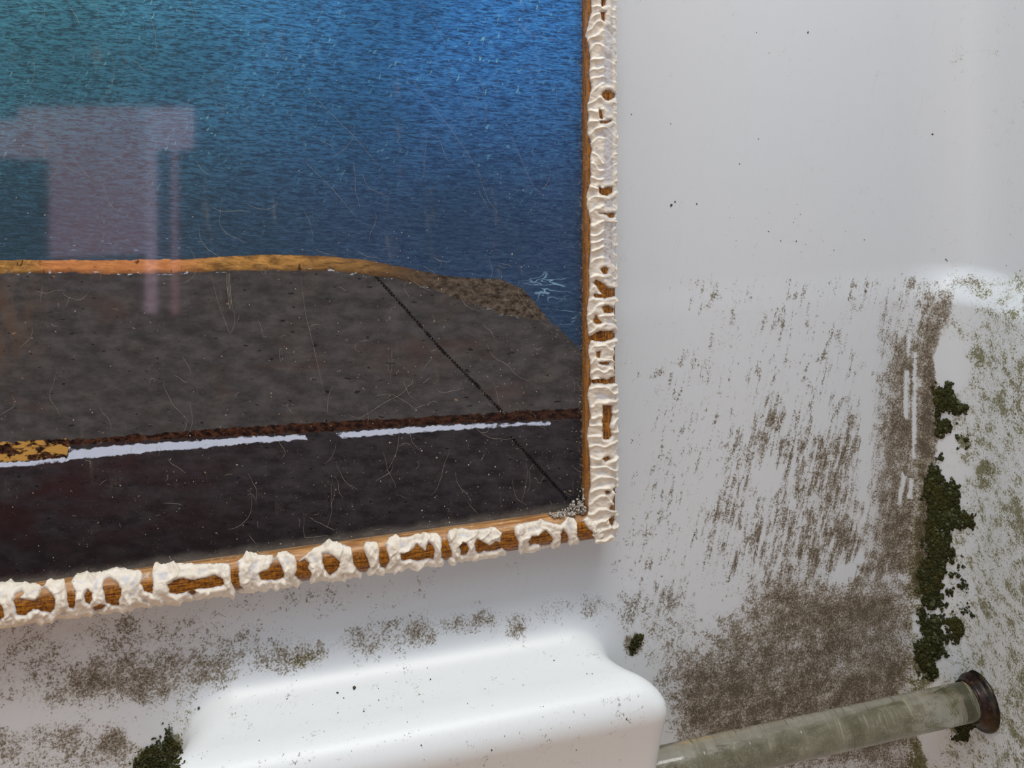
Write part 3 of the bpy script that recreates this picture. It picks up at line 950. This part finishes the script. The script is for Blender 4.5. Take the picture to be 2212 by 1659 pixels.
def plaster(side):
    pr, t = prof_dense(0.00042)
    keep = (pr[:, 1] > 0.004) & ~((pr[:, 0] == 0) & (pr[:, 1] < 0.0185))
    pr, t = pr[keep], t[keep]
    tg = np.gradient(pr, axis=0); tg /= np.linalg.norm(tg, axis=1, keepdims=True)
    nrm = np.stack([-tg[:, 1], tg[:, 0]], -1)
    for _ in range(12):
        nrm[1:-1] = (nrm[:-2] + nrm[1:-1] * 2 + nrm[2:]) / 4
    nrm /= np.linalg.norm(nrm, axis=1, keepdims=True)
    if side == 'right':
        S = np.arange(FZ0 + 0.0005, 0.10, 0.00042)
    else:
        S = np.arange(-0.42, FX1 - 0.008, 0.00042)
    SS = np.repeat(S[:, None], len(t), 1); TT = np.repeat(t[None], len(S), 0)
    Wd = np.repeat(pr[None, :, 0], len(S), 0); Dp = np.repeat(pr[None, :, 1], len(S), 0)
    base = rail_points(side, SS, Wd, Dp).reshape(-1, 3)
    BX, BY = project(base)
    wob = (fbm(BX / 9, BY / 9, 3, 3) - 0.5) * 7
    sd = np.full(BX.shape, 60.0)
    holes = HB if side == 'bottom' else HR
    for h in holes:
        xs_, ys_ = [p[0] for p in h], [p[1] for p in h]
        m = (BX > min(xs_) - 40) & (BX < max(xs_) + 40) & (BY > min(ys_) - 40) & (BY < max(ys_) + 40)
        sd[m] = np.minimum(sd[m], poly_sd(BX[m], BY[m], h))
    s_, t_, w_ = SS.ravel(), TT.ravel(), Wd.ravel()
    beyond = smooth(-10, -60, BX if side == 'bottom' else BY)
    sd = np.minimum(sd, 60 - beyond * (60 - np.clip((fbm(s_ * 75, t_ * 70, 51, 2) - 0.38) * 110, -20, 60)))
    if side == 'bottom':
        a = np.array(TOPB); ed = BY - np.interp(BX, a[:, 0], a[:, 1])
        sd = np.minimum(sd, ed * 0.9)
        sd = np.minimum(sd, (t[-1] - t_) * 3000 * (1.0) + 26 * (fbm(s_ * 90, t_ * 0, 9, 3) - 0.35) + 13)
        sd = np.where(BX > 1302, np.minimum(sd, (1318 - BX)), sd)
    else:
        a = np.array(LEFTR); ed = BX - np.interp(BY, a[:, 1], a[:, 0])
        sd = np.minimum(sd, ed * 1.1)
        for l in EDGE_LINE:
            m = np.abs(BX - 1333) < 30
            sd[m] = np.minimum(sd[m], line_d(BX[m], BY[m], l) * 1.6 - 3.4 - 2.4 * (fbm(BX[m] / 5, BY[m] / 14, 31, 2) - 0.3))
        side_cov = (fbm(s_ * 120, t_ * 60, 12, 3) - 0.40) * 60
        sd = np.where(w_ > RW - 0.0006, np.minimum(sd, side_cov + 3), sd)
    sd = sd + wob * 0.55
    # relief: knife ridges across the rail, raised rims, soft hollows
    n1 = fbm(s_ * 210, t_ * 150, 21, 3); n2 = fbm(s_ * 620, t_ * 480, 22, 2)
    if side == 'right':
        ph = s_ / 0.0078 + 1.5 * (fbm(s_ * 60, t_ * 90, 23, 2) - 0.5) + 0.7 * np.sin(t_ / 0.0045) * fbm(s_ * 40, t_ * 0, 25, 1)
        fr_ = ph - np.floor(ph)
        saw = np.where(fr_ < 0.86, (fr_ / 0.86) ** 2.2, (1 - fr_) / 0.14)
        amp = 0.35 + 0.9 * fbm(s_ * 55, t_ * 60, 26, 2)
        amp = amp * np.where(w_ < 0.0125, 1.0, 0.45 + 0.55 * smooth(-0.17, -0.25, s_))
        h = 0.00050 + 0.00215 * saw * amp + 0.0009 * np.maximum(n1 - 0.42, 0) * 2
        flat = smooth(0.011, 0.0135, w_) * smooth(0.0215, 0.019, w_) * smooth(-0.20, -0.16, s_)
        h = h * (1 - 0.62 * flat)
    else:
        ph = s_ / 0.011 + 2.2 * fbm(s_ * 60, t_ * 90, 33, 2) + t_ * 40
        fr_ = ph - np.floor(ph)
        ridge = np.where(fr_ < 0.8, (fr_ / 0.8) ** 3, (1 - fr_) / 0.2)
        h = 0.0005 + 0.0013 * ridge * n1 * 1.8 + 0.0034 * np.maximum(n1 - 0.40, 0) + 0.0010 * np.maximum(smooth(0.028, 0.034, t_), smooth(0.009, 0.004, t_))
    rim = np.exp(-((sd - 7) / 5.0) ** 2)
    h = h + rim * 0.0006 + 0.00030 * (n2 - 0.5)
    th = np.maximum(h, 0.00015)
    edge = smooth(-0.5, 4.5, sd)
    h = np.where(sd > -0.5, th * edge - 0.0001 * (1 - edge), -0.0006)
    H_ = h.reshape(SS.shape)
    n3 = np.zeros((len(S), len(t), 3))
    if side == 'right':
        n3[..., 0] = nrm[None, :, 0]
    else:
        n3[..., 2] = -nrm[None, :, 0]
    n3[..., 1] = -nrm[None, :, 1]
    P = base.reshape(len(S), len(t), 3) + n3 * H_[..., None]
    nT = len(t)
    ijq = (np.arange(len(S) - 1)[:, None] * nT + np.arange(nT - 1)[None]).ravel()
    q = np.stack([ijq, ijq + 1, ijq + nT + 1, ijq + nT], -1)
    ok = (h[q] > 0).any(1)
    q = q[ok]
    P = P.reshape(-1, 3)
    if side == 'right':
        q = q[:, ::-1]
    # split into separate smears by connectivity
    lab = np.arange(len(P))
    while True:
        old = lab.copy()
        m = lab[q].min(1)
        for c in range(4):
            np.minimum.at(lab, q[:, c], m)
        lab = lab[lab]
        if (lab == old).all():
            break
    fl = lab[q[:, 0]]
    ids, cnt = np.unique(fl, return_counts=True)
    dirt = smooth(0.35, 0.65, fbm(s_ * 70, t_ * 60, 41, 2)) * (smooth(0.014, 0.008, t_) if side == 'bottom' else 0.35)
    thick = np.clip(h / 0.0016, 0, 1.5)
    for i, c in zip(ids, cnt):
        if c < 60:
            continue
        qq = q[fl == i]; used = np.unique(qq); mp = -np.ones(len(P), np.int64); mp[used] = np.arange(len(used))
        o = mesh_obj('plaster_smear', P[used], mp[qq], M_PLAS, attrs={'thick': thick[used], 'dirt': dirt[used]})
        # face outwards
        me = o.data
        f0 = me.polygons[len(me.polygons) // 2]
        child(o, frame)


plaster('right')
plaster('bottom')


# ---------------------------------------------------------------- small stuff helpers
def ico_unit():
    import bmesh
    bm = bmesh.new(); bmesh.ops.create_icosphere(bm, subdivisions=1, radius=1.0)
    v = np.array([x.co[:] for x in bm.verts]); f = np.array([[a.index for a in y.verts] for y in bm.faces]); bm.free()
    return v, f


IV, IF = ico_unit()


def lumps(name, pts, nrm, size, mat, flat=0.7, jitter=0.35, sink=0.2):
    """Many small irregular grains lying on a surface, as one mesh."""
    V, Fc = [], []
    for i, (p, n, r) in enumerate(zip(pts, nrm, size)):
        n = n / np.linalg.norm(n)
        a = np.cross(n, [0.3, 0.5, 0.8]); a /= np.linalg.norm(a); b = np.cross(n, a)
        th = RNG.uniform(0, 6.28); a, b = a * math.cos(th) + b * math.sin(th), -a * math.sin(th) + b * math.cos(th)
        s = RNG.uniform(1 - jitter, 1 + jitter, 3)
        vv = IV * RNG.uniform(1 - jitter, 1 + jitter, (len(IV), 1))
        w_ = p + n * r * flat * (1 - sink) + r * (vv[:, :1] * s[0] * a + vv[:, 1:2] * s[1] * b + flat * vv[:, 2:3] * s[2] * n)
        V.append(w_); Fc.append(IF + i * len(IV))
    return mesh_obj(name, np.concatenate(V), np.concatenate(Fc), mat)


def scatter_poly(polys, n, soft=4.0, seed=0):
    r = np.random.default_rng(seed)
    allp = np.concatenate([np.array(p) for p in polys]); lo, hi = allp.min(0) - 6, allp.max(0) + 6
    X = r.uniform(lo[0], hi[0], n * 12); Y = r.uniform(lo[1], hi[1], n * 12)
    sd = np.full(X.shape, 1e9)
    for p in polys:
        sd = np.minimum(sd, poly_sd(X, Y, p))
    sd = sd + (fbm(X / 11, Y / 11, seed, 4) - 0.5) * 44
    k = np.argwhere(sd < r.uniform(-soft, soft * 0.5, sd.shape)).ravel()[:n]
    return X[k], Y[k], -sd[k]


def q2(p): return [(1330 + x / 2.508, 560 + y / 2.508) for x, y in p]
def q3(p): return [(1330 + x / 2.508, 1050 + y / 2.508) for x, y in p]


def moss(name, polys, n, label, smin_=0.0010, smax_=0.0022, seed=1):
    X, Y, dep = scatter_poly(polys, n, seed=seed)
    P, G = surf(X, Y)
    r = RNG.uniform(smin_, smax_, len(X)) * (0.55 + 0.45 * smooth(0, 14, dep))
    G = G + RNG.normal(0, 0.25, G.shape)
    o = lumps(name, P + G * 0.0004 * smooth(4, 22, dep)[:, None], G, r, M_MOSS, 0.75)
    return tag(o, label, 'moss', None, 'stuff')


moss('moss_clump', [q2([(1732, 690), (1810, 680), (1840, 740), (1895, 800), (1888, 850), (1840, 862), (1800, 830), (1770, 845), (1735, 850), (1725, 780)]),
                    q2([(1735, 880), (1790, 870), (1835, 890), (1825, 925), (1770, 950), (1735, 940)])], 900,
     'small dark green moss clump at the top of the mossy corner', seed=3)
moss('moss_band', [q2([(1700, 1115), (1785, 1128), (1772, 1190), (1858, 1232), (1868, 1290), (1832, 1335), (1940, 1400), (1940, 1450), (1880, 1462), (1800, 1465), (1690, 1480), (1670, 1300)]),
                   q3([(1690, 180), (1800, 240), (1838, 330), (1842, 370), (1812, 400), (1812, 490), (1770, 530), (1755, 580), (1790, 640), (1742, 670), (1650, 700), (1640, 560), (1665, 400)]),
                   q3([(1650, 660), (1745, 680), (1778, 800), (1792, 890), (1740, 930), (1755, 1000), (1735, 1040), (1660, 1010), (1625, 940), (1650, 800)])], 7000,
     'long vertical band of dark green moss in the mouldy wall corner', 0.0006, 0.0018, seed=4)
moss('moss_clump', [q3([(1770, 700), (1850, 690), (1900, 750), (1890, 810), (1840, 845), (1800, 800)]), q3([(1870, 640), (1920, 650), (1930, 700), (1890, 700)])], 420,
     'grey green moss clump right of the long moss band', 0.0007, 0.0015, seed=5)
moss('moss_clump', [q3([(1850, 520), (1895, 530), (1890, 565), (1855, 560)]), q3([(1852, 440), (1880, 440), (1875, 480), (1855, 478)]), q3([(1800, 560), (1825, 560), (1820, 585), (1800, 585)])], 150,
     'tiny moss tufts on the white wall right of the moss band', 0.0006, 0.0013, seed=6)
moss('moss_clump', [q3([(1830, 1300), (1950, 1265), (1960, 1320), (1900, 1380), (1840, 1370)])], 320,
     'low moss patch just below the round rusty flange', 0.0006, 0.0013, seed=7)
moss('moss_clump', [q2([(1735, 1045), (1778, 1040), (1775, 1075), (1745, 1088)]), q2([(1850, 955), (1905, 975), (1915, 1000), (1890, 1015)])], 160,
     'two small moss tufts between the upper clump and the long band', 0.0006, 0.0013, seed=8)
moss('moss_clump', [[(300, 1625), (340, 1600), (368, 1560), (384, 1600), (398, 1690), (290, 1700), (285, 1650)]], 700,
     'green mossy tuft at the left end of the white ledge', 0.0006, 0.0013, seed=9)
moss('moss_clump', [[(1358, 1372), (1384, 1366), (1386, 1398), (1366, 1412), (1352, 1398)]], 130,
     'little dark green clump on the wall above the ledge end', 0.0006, 0.0012, seed=10)

# ---------------------------------------------------------------- towel rail: acrylic rod in a rusty flange
RY, RZ, RR = -0.0400, -0.5090, 0.0138
XW = XS - 0.0180 + 0.0005                  # face of the right wall at this height


def lathe(name, prof, mat, cx, axis_y, axis_z, seg=64, attr=None, noise=0.0):
    V, Fc, A = [], [], []
    for i, (x, r) in enumerate(prof):
        for k in range(seg):
            a = 2 * math.pi * k / seg
            V.append((cx + x, axis_y + r * math.cos(a), axis_z + r * math.sin(a)))
            A.append(attr(x, r) if attr else 0)
    m = len(prof)
    for i in range(m - 1):
        for k in range(seg):
            Fc.append((i * seg + k, (i + 1) * seg + k, (i + 1) * seg + (k + 1) % seg, i * seg + (k + 1) % seg))
    o = mesh_obj(name, V, Fc, mat, attrs={'rim': np.array(A, float)})
    bmesh_fix(o)
    return o


towel = empty('towel_rail', ((0.27 + XW) / 2, 0, RZ))
tag(towel, 'clear acrylic rod towel rail with rusty brown end flange on mouldy wall', 'towel rail')
xr1 = XW - 0.0065
rp = [(0.245, 0.0), (0.245, RR - .0006), (0.2456, RR)]
for xg in (0.315, 0.352, 0.395, 0.446, xr1 - 0.0105):
    rp += [(xg - .004, RR), (xg - .001, RR), (xg - .0004, RR), (xg, RR - .0003), (xg + .0004, RR), (xg + .001, RR), (xg + .004, RR)]
rp += [(xr1 - .002, RR), (xr1 - .0006, RR), (xr1, RR - .0008), (xr1, 0.0)]
rod = lathe('rod', rp, M_ACR, 0, RY, RZ, 72)
child(rod, towel); tag(rod, 'transparent greenish acrylic rod with fine scored rings')
fl = lathe('flange', [(0.0, 0.0), (0.0, .0226), (-.0012, .0229), (-.0028, .0224), (-.0036, .0208), (-.0040, .0196), (-.0046, .0192), (-.0058, .0186), (-.0072, .0172), (-.0084, .0158),
                      (-.0098, .0152), (-.0104, .0155), (-.0112, .0154), (-.0116, .0147), (-.0112, .0141), (-.004, .0140), (-.004, 0.0)], M_RUST, XW, RY, RZ, 72,
           attr=lambda x, r: 1.0 if r > .0194 else 0.0)
child(fl, towel); tag(fl, 'round rusty brown wall flange')

# ---------------------------------------------------------------- dirt and lint
gp = []
for _ in range(230):
    u = random.random() ** 1.5
    gp.append((1262 - u * 75 + random.gauss(0, 2), 1103 + u * 15 - abs(random.gauss(0, 1)) * (1 - u) ** 1.2 * 16 + random.gauss(0, 2)))
gp = np.array(gp)
P = on_plane(gp[:, 0], gp[:, 1], YG - 0.001)
P[:, 2] = np.maximum(P[:, 2], IZ0 + 0.0006); P[:, 0] = np.minimum(P[:, 0], IX1 - 0.0005)
P[:, 1] -= RNG.uniform(0, 0.006, len(P)) * smooth(0.016, 0.0, P[:, 2] - IZ0)
o = lumps('debris', P, np.tile([0, -0.6, 0.8], (len(P), 1)), RNG.uniform(0.0005, 0.0013, len(P)), M_GRIT, 0.8)
child(o, frame); tag(o, 'grey crumbly dirt in the lower right corner of the frame', kind='stuff')

# dust grains on the glass
n_ = 950
X = 1262 - np.abs(RNG.normal(0, 420, n_)); Y = 1230 - np.abs(RNG.normal(0, 480, n_))
X = np.where(RNG.random(n_) < 0.3, RNG.uniform(0, 1255, n_), X)
Pd = on_plane(X, Y, YG)
k = (Pd[:, 0] < IX1 - .0006) & (Pd[:, 2] > IZ0 + .0006) & (Pd[:, 0] > IX0) & (Pd[:, 2] < 0.2)
Pd = Pd[k]
o = lumps('dust_grains', Pd, np.tile([0, -1.0, 0], (len(Pd), 1)), RNG.uniform(0.00012, 0.00042, len(Pd)) * np.where(RNG.random(len(Pd)) < 0.06, 1.7, 1.0), M_FIBRE, 0.5)
child(o, frame); tag(o, 'pale dust grains on the glass', kind='stuff')


def tube_mesh(lines, rad):
    V, Fc = [], []
    for L in lines:
        L = np.array(L); m = len(L)
        T = np.gradient(L, axis=0); T /= np.linalg.norm(T, axis=1, keepdims=True) + 1e-12
        up = np.array([0, -1.0, 0]); B = np.cross(T, up)
        s = len(V)
        for i in range(m):
            r = rad * (0.45 + 0.55 * math.sin(math.pi * i / (m - 1)))
            for a in (0, 2.094, 4.189):
                V.append(L[i] + r * (math.cos(a) * up + math.sin(a) * B[i]))
        for i in range(m - 1):
            for j in range(3):
                Fc.append((s + i * 3 + j, s + i * 3 + (j + 1) % 3, s + (i + 1) * 3 + (j + 1) % 3, s + (i + 1) * 3 + j))
    return V, Fc


def wander(x, y, ang, n, step, curl):
    out = [(x, y)]; k = random.gauss(0, curl)
    for _ in range(n):
        k = 0.55 * k + random.gauss(0, curl * 1.1); ang += k
        x += step * math.cos(ang); y += step * math.sin(ang); out.append((x, y))
    return out


fib = []
for _ in range(90):
    a = random.choice([0.9, 1.1, 1.3, 1.5, 0.7, 1.7]) + random.gauss(0, 0.25)
    fib.append(wander(random.uniform(20, 1240), random.uniform(-10, 1120), a, random.randint(5, 16), random.uniform(4, 9), 0.12))
for _ in range(70):
    fib.append(wander(random.uniform(100, 1245), random.uniform(550, 1180), random.uniform(0, 6.28), random.randint(3, 7), random.uniform(3, 6), 0.3))
fib += [[(905, 0), (930, 35), (945, 65), (975, 115)], [(860, 130), (910, 200), (960, 260), (1010, 330), (1050, 400)], [(665, 195), (720, 250), (770, 300), (820, 360)],
        [(920, 285), (950, 300), (962, 340), (985, 365)], [(1090, 260), (1120, 330), (1150, 400), (1175, 425)], [(148, 12), (165, 35), (175, 58)], [(660, 350), (720, 410), (770, 470)],
        [(455, 590), (470, 650), (490, 705), (497, 722), (508, 700), (507, 680), (503, 668)], [(750, 895), (775, 905), (800, 890), (830, 870), (870, 850), (885, 830)],
        [(810, 855), (845, 850), (880, 870), (900, 885)], [(650, 600), (660, 680), (680, 760), (700, 850)]]
lines = []
for f in fib:
    f = [(min(x, 1252), min(y, 1090 + (1262 - x) * 0.12)) for x, y in f]
    ok = [p for p in f if p[1] > -60]
    if len(ok) < 3:
        continue
    a = np.array(ok); tt = np.linspace(0, len(a) - 1, len(a) * 3)
    a = np.stack([np.interp(tt, np.arange(len(a)), a[:, i]) for i in (0, 1)], -1)
    lines.append(on_plane(a[:, 0], a[:, 1], YG - 0.00014))
V, Fc = tube_mesh(lines, 0.00009)
o = mesh_obj('lint_fibres', V, Fc, M_FIBRE)
child(o, frame); tag(o, 'fine pale lint hairs stuck on the glass', kind='stuff')
drip = [on_plane(np.array([492, 492, 494, 496, 498]) + dx, np.array([590, 610, 630, 650, 668.0]), YG - 0.0002) for dx in (-2, 1, 4)]
V, Fc = tube_mesh(drip, 0.00022)
o = mesh_obj('dried_drip', V, Fc, M_FIBRE)
child(o, frame); tag(o, 'dried pale drip run on the glass')

# grit lying on the ledge and a few specks on the walls
sx = [729, 765, 742, 818, 786, 730, 1197, 1268, 1279, 620, 930, 880, 1010, 560, 1130, 700, 910, 640, 1353, 1090, 430, 1245, 1062]
sy = [1497, 1487, 1508, 1513, 1537, 1540, 1427, 1456, 1456, 1510, 1468, 1560, 1520, 1600, 1480, 1580, 1610, 1470, 1553, 1590, 1530, 1620, 1620]
sz = [2.6, 3.2, 1.6, 1.6, 1.8, 1.6, 1.5, 1.5, 1.4, 1.6, 1.8, 1.3, 1.2, 1.4, 1.2, 1.4, 1.5, 1.2, 2.2, 1.3, 3.0, 1.3, 1.5]
rs = np.random.default_rng(5)
sx = np.concatenate([sx, rs.uniform(480, 1340, 46)]); sy = np.concatenate([sy, rs.uniform(1440, 1655, 46)]); sz = np.concatenate([sz, rs.uniform(0.5, 1.1, 46)])
P, G = surf(sx, sy)
o = lumps('grit', P, G, np.array(sz) * 0.00030, M_SPECK, 0.6)
tag(o, 'dark dirt grains scattered over the white ledge', 'grit', None, 'stuff')
wx = [1450, 1458, 1505, 1634, 1745, 1686, 1590, 1720, 1801, 2014, 2005, 1449, 1660, 1867, 1714, 2043, 2046]
wy = [443, 436, 440, 70, 70, 520, 519, 521, 540, 290, 660, 267, 500, 518, 480, 560, 563]
wz = [2.4, 1.8, 2.0, 1.2, 2.2, 1.6, 1.2, 1.6, 1.4, 2.2, 1.5, 1.6, 1.2, 1.2, 1.1, 2.0, 1.8]
wx = np.concatenate([wx, rs.uniform(1560, 1880, 30)]); wy = np.concatenate([wy, rs.uniform(440, 560, 30)]); wz = np.concatenate([wz, rs.uniform(0.4, 0.9, 30)])
P, G = surf(wx, wy)
o = lumps('fly_specks', P, G, np.array(wz) * 0.00034, M_SPECK, 0.5)
tag(o, 'tiny dark specks on the clean upper white wall right of the frame', 'speck', None, 'stuff')

# ---------------------------------------------------------------- the room behind the camera (its window seen mirrored in the glass)
YR = -1.70
M_DULL = plain('dull_plaster', lin((92, 92, 100)), lin((104, 104, 112)), 6, 0.9)
tag(box('floor', (-2.2, YR, -1.3), (XS + 0.3, 0.3, -1.2), plain('warm_bounce_floor', lin((208, 160, 108)), lin((220, 176, 124)), 8, 0.8)), kind='structure')  # unseen floor, added in a warm colour to bounce light into the shade
tag(box('wall_front', (-2.2, YR - 0.1, -1.3), (2.2, YR, 1.1), M_DULL), kind='structure')  # added behind the camera, toned dim to keep the glass reflection dark


def mirrored(X, Y, y):
    """Where a mirror image seen at this pixel really stands, on the plane y in front of the glass."""
    d = ray(X, Y)
    t1 = (YG + D) / d[1]
    p = np.array([0, -D, 0]) + d * t1
    r = np.array([d[0], -d[1], d[2]])
    return p + r * ((y - p[1]) / r[1])


win = empty('window_1', tuple(mirrored(200, 600, YR)))
tag(win, kind='structure')
n = N('backlit_pink_curtain')
e = n.t.nodes.new('ShaderNodeEmission'); e.inputs[0].default_value = (1.0, 0.52, 0.62, 1); e.inputs[1].default_value = 2.4
M_CUR = n.done(e.outputs[0])
n = N('backlit_pane')
e = n.t.nodes.new('ShaderNodeEmission'); e.inputs[0].default_value = (1.0, 0.70, 0.90, 1); e.inputs[1].default_value = 3.2
M_PANE = n.done(e.outputs[0])


def win_rect(name, X0, Y0_, X1, Y1, mat, y):
    a, b = mirrored(X0, Y0_, y), mirrored(X1, Y1, y)
    o = box(name, (min(a[0], b[0]), y - 0.012, min(a[2], b[2])), (max(a[0], b[0]), y, max(a[2], b[2])), mat, win)
    return o


win_rect('curtain', -160, 262, 40, 340, M_CUR, YR + 0.020)
win_rect('curtain', 40, 232, 312, 338, M_CUR, YR + 0.021)
win_rect('curtain', 106, 338, 312, 548, M_CUR, YR + 0.022)
win_rect('pane', 314, 232, 418, 322, M_PANE, YR + 0.023)
win_rect('pane', 314, 322, 338, 676, M_PANE, YR + 0.024)
win_rect('pane', 370, 322, 384, 680, M_CUR, YR + 0.025)
